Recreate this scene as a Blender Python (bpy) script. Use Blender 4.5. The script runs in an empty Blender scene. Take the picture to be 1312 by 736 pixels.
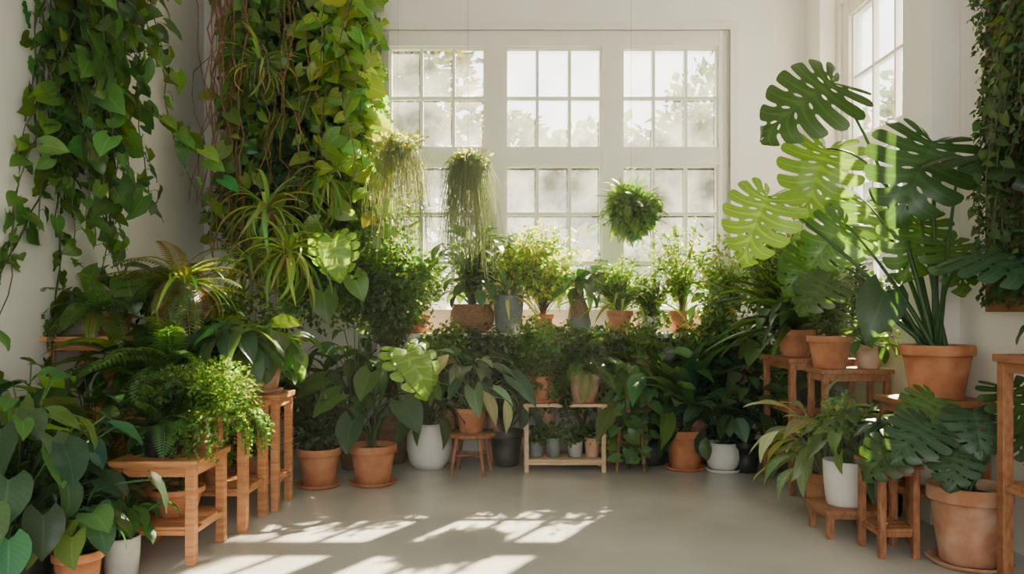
import bpy, math
import numpy as np
RS=np.random.RandomState
# ------------------------------------------------------------------ materials
def newmat(name):
    m=bpy.data.materials.new(name); m.use_nodes=True
    nt=m.node_tree; nt.nodes.clear(); out=nt.nodes.new('ShaderNodeOutputMaterial')
    return m,nt,out
def N(nt,t,**k):
    n=nt.nodes.new(t)
    for a,b in k.items(): setattr(n,a,b)
    return n
MATS={}
def simple(name,col,rough=.6,col2=None,scale=8,bump=0.0,stretch=None,detail=4,spec=.3,lo=.35,hi=.65):
    m,nt,out=newmat(name); p=N(nt,'ShaderNodeBsdfPrincipled')
    p.inputs['Roughness'].default_value=rough
    p.inputs['Specular IOR Level'].default_value=spec
    nt.links.new(p.outputs[0],out.inputs[0])
    tc=N(nt,'ShaderNodeTexCoord'); mp=N(nt,'ShaderNodeMapping')
    if stretch: mp.inputs['Scale'].default_value=stretch
    nt.links.new(tc.outputs['Object'],mp.inputs[0])
    nz=N(nt,'ShaderNodeTexNoise'); nz.inputs['Scale'].default_value=scale; nz.inputs['Detail'].default_value=detail
    nt.links.new(mp.outputs[0],nz.inputs['Vector'])
    cr=N(nt,'ShaderNodeValToRGB'); cr.color_ramp.elements[0].position=lo; cr.color_ramp.elements[1].position=hi
    cr.color_ramp.elements[0].color=(*col,1); cr.color_ramp.elements[1].color=(*(col2 or col),1)
    nt.links.new(nz.outputs[0],cr.inputs[0]); nt.links.new(cr.outputs[0],p.inputs['Base Color'])
    if bump:
        b=N(nt,'ShaderNodeBump'); b.inputs['Strength'].default_value=bump; b.inputs['Distance'].default_value=.01
        nt.links.new(nz.outputs[0],b.inputs['Height']); nt.links.new(b.outputs[0],p.inputs['Normal'])
    MATS[name]=m; return m
simple('plaster_white',(.83,.795,.73),.85,(.865,.835,.775),2.5,.08)
simple('window_paint',(.80,.76,.67),.45,(.84,.80,.71),5,.02)
simple('terracotta',(.37,.125,.05),.8,(.50,.22,.11),9,.15)
simple('terracotta_pale',(.40,.17,.085),.85,(.58,.39,.28),6,.2)
simple('ceramic_white',(.66,.65,.60),.4,(.75,.74,.69),5,.03)
simple('ceramic_grey',(.30,.31,.30),.55,(.42,.43,.41),8,.08)
simple('slate_pot',(.10,.13,.13),.5,(.17,.20,.20),8,.1)
simple('plastic_black',(.015,.016,.017),.4,(.03,.03,.03),8)
simple('basket_brown',(.13,.065,.03),.9,(.28,.16,.08),30,.9,(1,1,6))
simple('soil',(.03,.018,.01),.95,(.07,.045,.03),60,.8)
simple('bark',(.14,.08,.045),.9,(.27,.17,.10),25,.7,(3,3,.6))
simple('liana_bark',(.17,.075,.035),.9,(.30,.15,.08),25,.7,(3,3,.6))
simple('wood_orange',(.40,.155,.058),.5,(.58,.27,.115),6,.06,(1,1,9))
simple('wood_brown',(.23,.085,.036),.5,(.38,.17,.078),6,.06,(9,1,3))
simple('wood_pale',(.52,.35,.20),.55,(.66,.47,.29),6,.05,(1,6,6))
simple('cord',(.25,.18,.1),.9)
simple('grass',(.05,.08,.03),.9,(.09,.13,.05),3)
simple('concrete',(.44,.43,.39),.22,(.59,.575,.53),1.3,.03,None,8,.6,.3,.7)

def leafmat(name,vari=0.0,trans=.43,rough=.33):
    m,nt,out=newmat(name); L=nt.links.new
    at=N(nt,'ShaderNodeAttribute',attribute_name='Col'); uv=N(nt,'ShaderNodeUVMap')
    sp=N(nt,'ShaderNodeSeparateXYZ'); L(uv.outputs[0],sp.inputs[0])
    def M(op,a,b=None,c=None):
        n=N(nt,'ShaderNodeMath',operation=op)
        for i,v in enumerate((a,b,c)):
            if v is None: continue
            if isinstance(v,(int,float)): n.inputs[i].default_value=v
            else: L(v,n.inputs[i])
        return n.outputs[0]
    d=M('ABSOLUTE',M('SUBTRACT',sp.outputs[0],.5))
    mid=M('LESS_THAN',d,.03)
    w=M('SINE',M('MULTIPLY',M('SUBTRACT',sp.outputs[1],M('MULTIPLY',d,.7)),55.0))
    side=M('MULTIPLY',M('GREATER_THAN',w,.9),.55)
    fac=M('MAXIMUM',mid,side)
    mx=N(nt,'ShaderNodeMix',data_type='RGBA',blend_type='MIX')
    L(M('MULTIPLY',fac,.45),mx.inputs[0]); L(at.outputs[0],mx.inputs[6])
    br=N(nt,'ShaderNodeMix',data_type='RGBA',blend_type='MULTIPLY'); br.inputs[0].default_value=1
    L(at.outputs[0],br.inputs[6]); br.inputs[7].default_value=(2.2,1.9,2.0,1); L(br.outputs[2],mx.inputs[7])
    col=mx.outputs[2]
    if vari:
        m2=N(nt,'ShaderNodeMix',data_type='RGBA')
        w2=M('SINE',M('MULTIPLY',M('SUBTRACT',sp.outputs[1],M('MULTIPLY',d,.9)),40.0))
        f2=M('MULTIPLY',M('MAXIMUM',M('MULTIPLY',M('GREATER_THAN',w2,.25),M('LESS_THAN',d,.38)),M('LESS_THAN',d,.07)),vari)
        L(f2,m2.inputs[0]); L(col,m2.inputs[6]); m2.inputs[7].default_value=(.32,.42,.22,1); col=m2.outputs[2]
    p=N(nt,'ShaderNodeBsdfPrincipled'); p.inputs['Roughness'].default_value=rough
    p.inputs['Specular IOR Level'].default_value=.5
    L(col,p.inputs['Base Color'])
    tr=N(nt,'ShaderNodeBsdfTranslucent')
    tm=N(nt,'ShaderNodeMix',data_type='RGBA',blend_type='MULTIPLY'); tm.inputs[0].default_value=1
    L(col,tm.inputs[6]); tm.inputs[7].default_value=(2.9,2.3,.55,1); L(tm.outputs[2],tr.inputs[0])
    ms=N(nt,'ShaderNodeMixShader'); ms.inputs[0].default_value=trans
    L(p.outputs[0],ms.inputs[1]); L(tr.outputs[0],ms.inputs[2]); L(ms.outputs[0],out.inputs[0])
    MATS[name]=m
leafmat('leaf'); leafmat('leaf_vari',.6); leafmat('leaf_matte',0,.38,.6)
m,nt,out=newmat('window_glass'); L=nt.links.new
tb=N(nt,'ShaderNodeBsdfTransparent'); tb.inputs[0].default_value=(.97,.98,.97,1)
tl=N(nt,'ShaderNodeBsdfTranslucent'); tl.inputs[0].default_value=(.95,.97,.93,1)
tc=N(nt,'ShaderNodeTexCoord'); nz=N(nt,'ShaderNodeTexNoise'); nz.inputs['Scale'].default_value=2.6; nz.inputs['Detail'].default_value=9
L(tc.outputs['Object'],nz.inputs['Vector'])
mr=N(nt,'ShaderNodeMapRange'); mr.inputs[1].default_value=.35; mr.inputs[2].default_value=.7; mr.inputs[3].default_value=.02; mr.inputs[4].default_value=.12
L(nz.outputs[0],mr.inputs[0])
ms=N(nt,'ShaderNodeMixShader'); L(mr.outputs[0],ms.inputs[0]); L(tb.outputs[0],ms.inputs[1]); L(tl.outputs[0],ms.inputs[2])
gl=N(nt,'ShaderNodeBsdfGlossy'); gl.inputs['Roughness'].default_value=.05
m2=N(nt,'ShaderNodeMixShader'); m2.inputs[0].default_value=.05; L(ms.outputs[0],m2.inputs[1]); L(gl.outputs[0],m2.inputs[2]); L(m2.outputs[0],out.inputs[0])
MATS['window_glass']=m
m,nt,out=newmat('haze_volume'); vs=N(nt,'ShaderNodeVolumeScatter'); vs.inputs['Color'].default_value=(1,.97,.9,1); vs.inputs['Density'].default_value=.0055; vs.inputs['Anisotropy'].default_value=.35
nt.links.new(vs.outputs[0],out.inputs['Volume']); MATS['haze_volume']=m

# ------------------------------------------------------------------ mesh builder
XL,XR,YB=-2.88,2.73,7.3
class MB:
    def __init__(s): s.V=[];s.Lp=[];s.S=[];s.M=[];s.C=[];s.U=[];s.n=0;s.mats=[]
    def mi(s,m):
        if m not in s.mats: s.mats.append(m)
        return s.mats.index(m)
    def add(s,v,loops,sizes,mat,col=(.5,.5,.5),uv=None):
        v=np.asarray(v,float).reshape(-1,3); k=len(v)
        s.V.append(v); s.Lp.append(np.asarray(loops,int).ravel()+s.n); s.S.append(np.asarray(sizes,int))
        s.M.append(np.full(len(sizes),s.mi(mat)))
        c=np.asarray(col,float)
        if c.ndim==1: c=np.tile(c,(k,1))
        s.C.append(c); s.U.append(np.zeros((k,2)) if uv is None else uv); s.n+=k
    def box(s,x0,x1,y0,y1,z0,z1,mat):
        v=[(x,y,z) for x in (x0,x1) for y in (y0,y1) for z in (z0,z1)]
        f=[0,1,3,2, 4,6,7,5, 0,4,5,1, 2,3,7,6, 0,2,6,4, 1,5,7,3]
        s.add(v,f,[4]*6,mat)
    def lathe(s,cx,cy,cz,prof,mat,seg=28,col=(.5,.5,.5),sx=1,wob=0):
        a=np.linspace(0,2*math.pi,seg,endpoint=False); pr=np.array(prof,float); K=len(pr)
        r=pr[:,0][:,None]*(1+wob*np.sin(a*5+pr[:,1][:,None]*30))
        v=np.stack([cx+r*np.cos(a),cy+r*np.sin(a),np.broadcast_to(cz+pr[:,1][:,None],(K,seg))],-1).reshape(-1,3)
        i=np.arange(K-1)[:,None]*seg; j=np.arange(seg)[None]; j2=(j+1)%seg
        f=np.stack([i+j,i+j2,i+seg+j2,i+seg+j],-1).reshape(-1)
        s.add(v,f,[4]*((K-1)*seg),mat,col)
    def build(s,name,smooth=True,clampw=True,bevel=0):
        V=np.concatenate(s.V)
        if clampw:
            rs=RS(1)
            V[:,0]=np.where(V[:,0]<XL+.02,XL+.02+.02*rs.rand(len(V)),V[:,0]); V[:,0]=np.where(V[:,0]>XR-.02,XR-.02-.02*rs.rand(len(V)),V[:,0])
            V[:,1]=np.where(V[:,1]>YB-.03,YB-.03-.02*rs.rand(len(V)),V[:,1]); V[:,2]=np.maximum(V[:,2],.002)
            q=(V[:,1]>4.72)&(V[:,1]<5.13)&(V[:,0]>2.53); V[q,0]=2.53
        lp=np.concatenate(s.Lp); S=np.concatenate(s.S)
        me=bpy.data.meshes.new(name); me.vertices.add(len(V)); me.vertices.foreach_set('co',V.ravel())
        me.loops.add(len(lp)); me.loops.foreach_set('vertex_index',lp.astype(np.int32))
        me.polygons.add(len(S)); me.polygons.foreach_set('loop_start',np.concatenate([[0],np.cumsum(S)[:-1]]).astype(np.int32))
        me.polygons.foreach_set('material_index',np.concatenate(s.M).astype(np.int32))
        me.polygons.foreach_set('use_smooth',np.full(len(S),smooth))
        for m in s.mats: me.materials.append(MATS[m])
        me.update(calc_edges=True)
        C=np.concatenate(s.C); lum=(C@np.array([.3,.6,.1]))[:,None]; C=C*.92+lum*.08*np.array([1.12,1.0,.8])
        ca=me.color_attributes.new('Col','FLOAT_COLOR','POINT')
        ca.data.foreach_set('color',np.concatenate([C,np.ones((len(C),1))],1).ravel().astype(np.float32))
        ul=me.uv_layers.new(name='UVMap'); ul.data.foreach_set('uv',np.concatenate(s.U)[lp].ravel().astype(np.float32))
        ob=bpy.data.objects.new(name,me); bpy.context.collection.objects.link(ob)
        if bevel:
            b=ob.modifiers.new('Bevel','BEVEL'); b.width=bevel; b.segments=2; b.limit_method='ANGLE'
        return ob
# ------------------------------------------------------------------ leaf templates
class T: pass
def mk(v,loops,sizes,uv):
    t=T(); t.v=np.array(v,float); t.l=np.array(loops,int); t.s=np.array(sizes,int); t.uv=np.array(uv,float); return t
def gridleaf(vs,ws,rows=8,cols=4,lobe=0,fold=.18,wave=0):
    v=np.linspace(0,1,rows+1); w=np.maximum(np.interp(v,vs,ws),.004)
    u=np.linspace(-1,1,cols+1); vv,uu=np.meshgrid(v,u,indexing='ij')
    x=uu*w[:,None]; y=vv-lobe*np.abs(uu)**1.4*(1-vv)**3; z=fold*np.abs(x)+wave*np.sin(vv*14+uu*2)*uu**2
    P=np.stack([x,y,z],-1).reshape(-1,3); c=cols+1
    f=[];
    for i in range(rows):
        for j in range(cols): f+=[i*c+j,i*c+j+1,(i+1)*c+j+1,(i+1)*c+j]
    return mk(P,f,[4]*(rows*cols),np.stack([uu*.5+.5,vv],-1).reshape(-1,2))
HEART=gridleaf([0,.1,.25,.45,.7,.88,1],[.24,.37,.43,.40,.25,.10,0],9,4,.26,.2,.02)
OVAL=gridleaf([0,.15,.4,.6,.85,1],[0,.19,.27,.26,.13,0],7,4,0,.25,.012)
LANCE=gridleaf([0,.1,.3,.5,.75,1],[0,.08,.16,.165,.09,0],8,2,0,.3,.01)
ARROW=gridleaf([0,.1,.3,.6,.85,1],[.18,.29,.31,.21,.08,0],9,4,.42,.22,.02)
STRAP=gridleaf([0,.1,.5,.85,1],[.02,.03,.033,.02,0],9,2,0,.5)
SWORD=gridleaf([0,.1,.5,.85,1],[.035,.05,.055,.03,0],8,2,0,.5)
SMALL=mk([(0,0,0),(.3,.45,.06),(0,1,0),(-.3,.45,.06)],[0,1,2,0,2,3],[3,3],[(.5,0),(1,.5),(.5,1),(0,.5)])
def fernt(n=20,ll=.2,lw=.045,ang=.35):
    v=[];l=[];s=[];uv=[]
    for i in range(n):
        y=.06+.92*i/n; L_=ll*math.sin(math.pi*min(1,(i/n)*.8+.2))**.8+.01
        for sg in (-1,1):
            k=len(v); fx,fy=math.cos(ang)*sg,math.sin(ang)
            v+=[(0,y-lw*.3,0),(fx*L_*.45,y+fy*L_*.45-lw*.5,.01),(fx*L_,y+fy*L_,-.02),(fx*L_*.45,y+fy*L_*.45+lw*.5,.01)]
            l+=[k,k+1,k+2,k+3]; s+=[4]; uv+=[(.3,.2)]*4
    k=len(v); m=8
    for i in range(m+1): v+=[(-.006,i/m,.002),(.006,i/m,.002)]; uv+=[(.5,.5)]*2
    for i in range(m): l+=[k+2*i,k+2*i+1,k+2*i+3,k+2*i+2]; s+=[4]
    return mk(v,l,s,uv)
FERN=fernt()
def monst(nf=8,r0=.42,gap=.80,holes=True):
    ss=np.linspace(0,1,9); ox=[.03,.22,.42,.56,.60,.55,.43,.24,0]; oy=[-.14,-.29,-.24,-.05,.18,.42,.66,.88,1.05]; by=[0,.0,.02,.09,.2,.35,.52,.72,.95]
    def F(s,r,sg):
        b=np.array([0,np.interp(s,ss,by)]); m=np.array([np.interp(s,ss,ox),np.interp(s,ss,oy)])
        p=b*(1-r)+m*r; p[1]+=.05*math.sin(math.pi*r)
        return (p[0]*sg,p[1],.26*p[0]*(1-p[0])-.13*r*r+.014*math.sin(s*40)*r)
    rr=[0,.10,.16,.24,.30,r0,r0+.05,.6,.8,.93,1]; h_=.84 if holes else 1
    hw=[1,1,h_,h_,1,1,gap*1.04,gap,gap*.97,gap*.86,gap*.55]
    v=[];l=[];s=[];uv=[]
    for sg in (-1,1):
        for k in range(nf):
            a,b=k/nf,(k+1)/nf; c=(a+b)/2; h=(b-a)/2; base=len(v)
            for r,w in zip(rr,hw):
                for q in (-1,0,1):
                    sc=c+q*h*w; v.append(F(min(max(sc,0),1),r*(1-.03*abs(q) if r>.5 else 1),sg))
                    uv.append((.5,.5) if q==0 and r<.95 else (.5+sg*(.06+.4*r),.5))
            for i in range(len(rr)-1):
                for j in range(2):
                    A=base+i*3+j; l+=[A,A+1,A+4,A+3]; s.append(4)
    return mk(v,l,s,uv)
MON=monst(); MONY=monst(7,.66,.86,False)
# ------------------------------------------------------------------ foliage ops
def nrm(a): return a/np.maximum(np.linalg.norm(a,axis=-1,keepdims=True),1e-9)
def jit(col,n,rs,a=.28,h=.28):
    lum=np.exp(a*rs.randn(n,1)); y=h*rs.randn(n,1)
    return np.clip(np.array(col)[None]*lum*np.concatenate([1+y,np.ones((n,1)),1-.5*y],1),.004,.8)
def leaves(mb,t,pos,d,up,size,droop,col,rs,wid=1.,roll=.25,mat='leaf'):
    pos=np.asarray(pos,float).reshape(-1,3); n=len(pos)
    d=nrm(np.broadcast_to(d,(n,3)).astype(float)); up=np.broadcast_to(up,(n,3)).astype(float)
    x=nrm(np.cross(d,up)+1e-6); nn=np.cross(x,d)
    ro=rs.randn(n,1)*roll; x,nn=x*np.cos(ro)+nn*np.sin(ro),nn*np.cos(ro)-x*np.sin(ro)
    size=np.broadcast_to(size,(n,)).astype(float); dr=np.broadcast_to(droop,(n,)).astype(float); dr=np.where(np.abs(dr)<1e-2,1e-2,dr)
    X=t.v[None,:,0]*wid; Y=t.v[None,:,1]; Z=t.v[None,:,2]; a=dr[:,None]*Y
    y=np.sin(a)/dr[:,None]+Z*np.sin(a); z=-(1-np.cos(a))/dr[:,None]+Z*np.cos(a)
    X=np.broadcast_to(X,y.shape)
    P=pos[:,None]+size[:,None,None]*(X[...,None]*x[:,None]+y[...,None]*d[:,None]+z[...,None]*nn[:,None])
    K=len(t.v); lo=(t.l[None]+np.arange(n)[:,None]*K)
    c=np.asarray(col,float)
    if c.ndim==1: c=jit(c,n,rs)
    mb.add(P.reshape(-1,3),lo,np.tile(t.s,n),mat,np.repeat(c,K,0),np.tile(t.uv,(n,1)))
def tubes(mb,P,rad,col,sides=5,mat='leaf_matte'):
    P=np.asarray(P,float)
    if P.ndim==2: P=P[None]
    n,K=P.shape[:2]; t=nrm(np.gradient(P,axis=1)); ref=np.where(np.abs(t[...,2:3])>.9,np.array([1.,0,0]),np.array([0,0,1.]))
    x=nrm(np.cross(t,ref)); y=np.cross(t,x); a=np.linspace(0,2*math.pi,sides,endpoint=False)
    rad=np.broadcast_to(rad,(n,K))
    V=P[:,:,None]+rad[:,:,None,None]*(np.cos(a)[:,None]*x[:,:,None]+np.sin(a)[:,None]*y[:,:,None])
    b=np.arange(n)[:,None,None]*K*sides+np.arange(K-1)[None,:,None]*sides; j=np.arange(sides); j2=(j+1)%sides
    f=np.stack([b+j,b+j2,b+sides+j2,b+sides+j],-1)
    c=np.asarray(col,float); 
    if c.ndim==2: c=np.repeat(c,K*sides,0)
    mb.add(V.reshape(-1,3),f,[4]*(n*(K-1)*sides),mat,c,np.full((n*K*sides,2),.25))
def bez(p0,p1,p2,K=7):
    t=np.linspace(0,1,K)[None,:,None]; p0,p1,p2=[np.asarray(p,float).reshape(-1,1,3) for p in (p0,p1,p2)]
    return p0*(1-t)**2+2*p1*t*(1-t)+p2*t*t
def rosette(mb,base,n,pl,t,ls,col,rs,el=(.5,1.4),tilt=(-.6,.5),droop=.8,wid=1.,mat='leaf',pr=.004,r0=.03,roll=.25,az=None):
    base=np.array(base,float); i=np.arange(n); f=(i+.5)/n
    az_=i*2.39996+rs.rand(n)*.5 if az is None else az[0]+(az[1]-az[0])*rs.rand(n)
    h=np.stack([np.cos(az_),np.sin(az_),0*az_],-1); Z=np.array([0,0,1.])
    e=el[1]+(el[0]-el[1])*f+rs.randn(n)*.1; L_=pl*(.65+.45*rs.rand(n))
    p0=base+h*r0*rs.rand(n,1); p2=base+L_[:,None]*(np.cos(e)[:,None]*h+np.sin(e)[:,None]*Z)
    e1=np.minimum(e+.35,1.55); p1=base+.6*L_[:,None]*(np.cos(e1)[:,None]*h+np.sin(e1)[:,None]*Z)
    if pl>.02: tubes(mb,bez(p0,p1,p2,6),pr,np.array(col)*1.3)
    tl=tilt[1]+(tilt[0]-tilt[1])*f+rs.randn(n)*.15
    d=np.cos(tl)[:,None]*h+np.sin(tl)[:,None]*Z+rs.randn(n,3)*.08
    up=Z+h*(-np.sin(tl))[:,None]*.8+rs.randn(n,3)*.1
    leaves(mb,t,p2,d,up,ls*(.7+.5*rs.rand(n)),droop*(.6+.8*rs.rand(n)),col,rs,wid,roll,mat)
def bush(mb,c,rad,n,t,size,col,rs,shell=.35,base=None,mat='leaf',lump=.25,nb=14,down=0.):
    c=np.array(c,float); rad=np.array(rad,float); u=nrm(rs.randn(n,3))
    k=nrm(rs.randn(12,3)); lum=1-lump+lump*2*np.max(np.clip(u@k.T,0,1)**6,axis=1)
    r=(shell+(1-shell)*rs.rand(n)**.6)*lum
    p=c+u*rad*r[:,None]; d=u*.8+rs.randn(n,3)*.5+np.array([0,0,.1-down]); up=np.array([0,0,1.])+rs.randn(n,3)*.5
    leaves(mb,t,p,d,up,size*(.6+.7*rs.rand(n)),.5,col,rs,1.,.5,mat)
    if base is not None and nb:
        b=np.tile(np.array(base,float),(nb,1)); e=c+nrm(rs.randn(nb,3))*rad*.8
        tubes(mb,bez(b,(b+e)/2+rs.randn(nb,3)*.04,e,6),.004,(.10,.07,.03))
def spray(mb,base,n,ln,spread,t,size,col,rs,per=26,thick=.004,lean=(0,0)):
    base=np.array(base,float); PP=[];DD=[];C=[]
    for i in range(n):
        a=rs.rand()*6.283; h=np.array([math.cos(a),math.sin(a),0]); L_=ln*(.55+.5*rs.rand()); s=spread*(.2+.8*rs.rand())
        e=base+h*s+np.array([lean[0],lean[1],L_*(1-.25*s/spread)]); c=bez(base,base+np.array([0,0,L_*.6])+h*s*.2,e,9)[0]; c+=np.cumsum(rs.randn(9,3)*.006,0); C.append(c)
        q=(.25+.75*rs.rand(per))*8; i0=np.minimum(q.astype(int),7); f=(q-i0)[:,None]; p=c[i0]*(1-f)+c[i0+1]*f
        u=nrm(rs.randn(per,3)+[0,0,.2]); PP.append(p+u*size*.6*rs.rand(per,1)); DD.append(u)
    tubes(mb,np.array(C),np.linspace(thick,thick*.4,9)[None],(.12,.10,.04),4)
    P=np.concatenate(PP); D=np.concatenate(DD); leaves(mb,t,P,D,np.array([0,0,1.])+rs.randn(len(P),3)*.4,size*(.6+.7*rs.rand(len(P))),.6,col,rs,1.,.4)
def vine(mb,starts,lens,out,t,size,col,rs,step=.09,wander=.35,outw=.0,mat='leaf',stemcol=(.09,.11,.04),droop=.5,stemr=.004,skip=0.,wid=1.,spr=1.,taper=0.):
    out=np.array(out,float); lat=np.cross(out,[0,0,1.]); Z=np.array([0,0,1.])
    PP=[];DD=[];UU=[];SS=[];pet=[]
    for s0,ln in zip(starts,lens):
        p=np.array(s0,float); k=max(3,int(ln/step)); path=[p.copy()]; a=rs.randn()*.2*spr; o=rs.randn()*.1
        for i in range(k):
            a=a*.85+rs.randn()*wander*.5; o=o*.8+rs.randn()*.12+outw*.1
            p=p+step*(lat*a+out*o-Z*(1-.1*abs(a))); path.append(p.copy())
            if rs.rand()<skip+taper*(i/k)**2: continue
            sg=1 if i%2 else -1; sz=size*(.5+.7*rs.rand())
            pe=.45*sz*(lat*sg*(.5+.6*rs.rand())+out*(.3+.6*rs.rand())+Z*.3*rs.rand())
            PP.append(p+pe); pet.append((p.copy(),p+pe*.6+Z*.02,p+pe)); SS.append(sz)
            DD.append(lat*(sg*.6+rs.randn()*.5)+out*(.3+.35*rs.randn())-Z*(.6+.3*rs.randn()))
            UU.append(out*1.+Z*.6+lat*rs.randn()*.6+rs.randn(3)*.3)
        tubes(mb,np.array(path),stemr,stemcol,4)
    pt=np.array(pet); tubes(mb,bez(pt[:,0],pt[:,1],pt[:,2],4),.0022,np.array(col)*1.4,3)
    leaves(mb,t,PP,np.array(DD),np.array(UU),np.array(SS),droop,col,rs,wid,.4,mat)
def trail(mb,c,r,ns,ln,t,size,col,rs,step=.03,az=None,rise=.06,stemc=(.07,.12,.03)):
    c=np.array(c,float)
    PP=[];DD=[];curves=[]
    for i in range(ns):
        a=rs.rand()*6.283 if az is None else az[0]+(az[1]-az[0])*rs.rand()
        h=np.array([math.cos(a),math.sin(a),0]); L_=ln*(.4+.7*rs.rand()); R_=r*(.9+.9*rs.rand())
        q=np.linspace(0,1,9); pts=c+h*(R_*(1-(1-q)**2.5))[:,None]+np.array([0,0,1.])*(rise*4*np.clip(q,0,.5)*(1-np.clip(q,0,.5))*1.3-L_*np.clip(q-.2,0,1)**1.5)[:,None]
        pts+=np.cumsum(rs.randn(9,3)*.006,0); curves.append(pts)
        m=int((L_+R_)/step); s=np.sort(rs.rand(m))*8; i0=np.minimum(s.astype(int),7); f=(s-i0)[:,None]
        PP.append(pts[i0]*(1-f)+pts[i0+1]*f); DD.append(rs.randn(m,3)*.7+h*.5)
    tubes(mb,np.array(curves),.0018,stemc,3)
    P=np.concatenate(PP); D=np.concatenate(DD); leaves(mb,t,P,D,np.array([0,0,1.])+rs.randn(len(P),3)*.4,size*(.6+.7*rs.rand(len(P))),.4,col,rs,1.,.5)
def hair(mb,c,r,n,ln,col,rs,rad=.0022):
    c=np.array(c,float); a=rs.rand(n)*6.283; R_=r*np.sqrt(rs.rand(n)); L_=ln*(.3+.75*rs.rand(n)); K=9; q=np.linspace(0,1,K)
    h=np.stack([np.cos(a),np.sin(a),0*a],-1)
    P=c+h[:,None]*(R_[:,None]*(.25+.75*(1-(1-q)**2)))[...,None]
    P[...,2]+=(.05*np.sin(q*3.1)[None]-L_[:,None]*q**1.2*(R_[:,None]/r*.3+.7)); P+=np.cumsum(rs.randn(n,K,3)*.010,1)
    tubes(mb,P,np.linspace(rad,rad*.5,K)[None],jit(col,n,rs,.2,.1),3)
# ------------------------------------------------------------------ pots & furniture
def pot(mb,x,y,z,r,h,mat='terracotta',saucer=True,style='std'):
    b=z
    if saucer:
        mb.lathe(x,y,z,[(0,0),(r*.88,0),(r*1.02,.028),(r*.97,.03),(r*.85,.012),(0,.012)],mat if 'terra' in mat else 'terracotta' if mat!='ceramic_white' else mat); b=z+.012; h=h-.012
    if style=='std': pr=[(0,0),(r*.66,0),(r*.70,.01),(r*.90,h*.80),(r*.90,h*.80),(r*.99,h*.81),(r,h*.83),(r,h*.98),(r*.98,h),(r*.9,h),(r*.87,h*.97),(r*.84,h*.86),(0,h*.86)]
    elif style=='cyl': pr=[(0,0),(r*.80,0),(r*.86,.012),(r*.97,h*.6),(r,h*.97),(r*.98,h),(r*.92,h),(r*.9,h*.97),(r*.88,h*.88),(0,h*.88)]
    else: pr=[(0,0),(r*.6,0),(r*.85,h*.15),(r,h*.45),(r*.97,h*.75),(r*.84,h*.93),(r*.87,h),(r*.80,h),(r*.77,h*.95),(r*.77,h*.88),(0,h*.88)]
    mb.lathe(x,y,b,pr[:-1],mat,32)
    k=pr[-1][1]; mb.lathe(x,y,b,[(pr[-2][0],k),(pr[-2][0]*.6,k+.012),(0.001,k+.008)],'soil',20)
    return (x,y,b+k)
def table(name,x0,x1,y0,y1,h,mat='wood_orange',leg=.05,top=.03,shelf=None,apron=.05,over=.015):
    mb=MB(); mb.box(x0-over,x1+over,y0-over,y1+over,h-top,h,mat)
    for x in (x0,x1-leg):
        for y in (y0,y1-leg): mb.box(x,x+leg,y,y+leg,0,h-top,mat)
    g=.006
    if apron:
        mb.box(x0+leg,x1-leg,y0+g,y0+leg-g,h-top-apron,h-top,mat); mb.box(x0+leg,x1-leg,y1-leg+g,y1-g,h-top-apron,h-top,mat)
        mb.box(x0+g,x0+leg-g,y0+leg,y1-leg,h-top-apron,h-top,mat); mb.box(x1-leg+g,x1-g,y0+leg,y1-leg,h-top-apron,h-top,mat)
    if shelf:
        for s in (shelf if isinstance(shelf,(list,tuple)) else [shelf]):
            mb.box(x0+leg,x1-leg,y0+g,y0+leg-g,s-.045,s-.018,mat); mb.box(x0+leg,x1-leg,y1-leg+g,y1-g,s-.045,s-.018,mat)
            mb.box(x0+g,x0+leg-g,y0+leg,y1-leg,s-.045,s-.018,mat); mb.box(x1-leg+g,x1-g,y0+leg,y1-leg,s-.045,s-.018,mat)
            n=4; w=(y1-y0-.01)/n
            for i in range(n):
                a=(x0+g,x1-g) if 0<i<n-1 else (x0+leg,x1-leg); mb.box(*a,y0+.005+i*w+.004,y0+.005+(i+1)*w-.004,s-.018,s,mat)
    return mb.build(name,False,False,.004)
DK=(.026,.082,.020); MD=(.058,.155,.026); BR=(.135,.28,.035); YG=(.25,.43,.04); BL=(.034,.098,.050); GY=(.19,.27,.16); PA=(.28,.37,.14)
# ------------------------------------------------------------------ room shell
H=4.6; Y0=-2.5
mb=MB(); mb.box(-3.2,3.2,Y0,7.6,-.1,0,'concrete'); mb.build('floor',False,False)
mb=MB(); mb.box(-3.2,3.2,Y0,7.6,H,H+.1,'plaster_white'); mb.build('ceiling',False,False)
mb=MB(); mb.box(-3.2,XL,Y0,7.6,0,H,'plaster_white'); mb.build('wall_left',False,False)
mb=MB()
for b in ((-3.2,-2.2,0,H),(2.2,3.2,0,H),(-2.2,2.2,0,.6),(-2.2,2.2,4.0,H)): mb.box(b[0],b[1],Y0-.2,Y0,b[2],b[3],'plaster_white')
mb.build('wall_front',False,False)
mb=MB()
wx0,wx1,wz0,wz1=-1.24,2.04,1.24,3.94
mb.box(XL,wx0,7.3,7.6,0,H,'plaster_white'); mb.box(wx1,XR,7.3,7.6,0,H,'plaster_white')
mb.box(wx0,wx1,7.3,7.6,0,wz0,'plaster_white'); mb.box(wx0,wx1,7.3,7.6,wz1,H,'plaster_white'); mb.build('wall_back',False,False)
mb=MB(); ry0,ry1=5.38,6.92
mb.box(XR,3.05,Y0,ry0,0,H,'plaster_white'); mb.box(XR,3.05,ry1,7.6,0,H,'plaster_white')
mb.box(XR,3.05,ry0,ry1,0,wz0,'plaster_white'); mb.box(XR,3.05,ry0,ry1,4.2,H,'plaster_white'); mb.build('wall_right',False,False)
mb=MB(); mb.box(2.55,XR,4.75,5.1,0,H,'plaster_white'); mb.build('wall_pilaster',False,False,.006)
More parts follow.
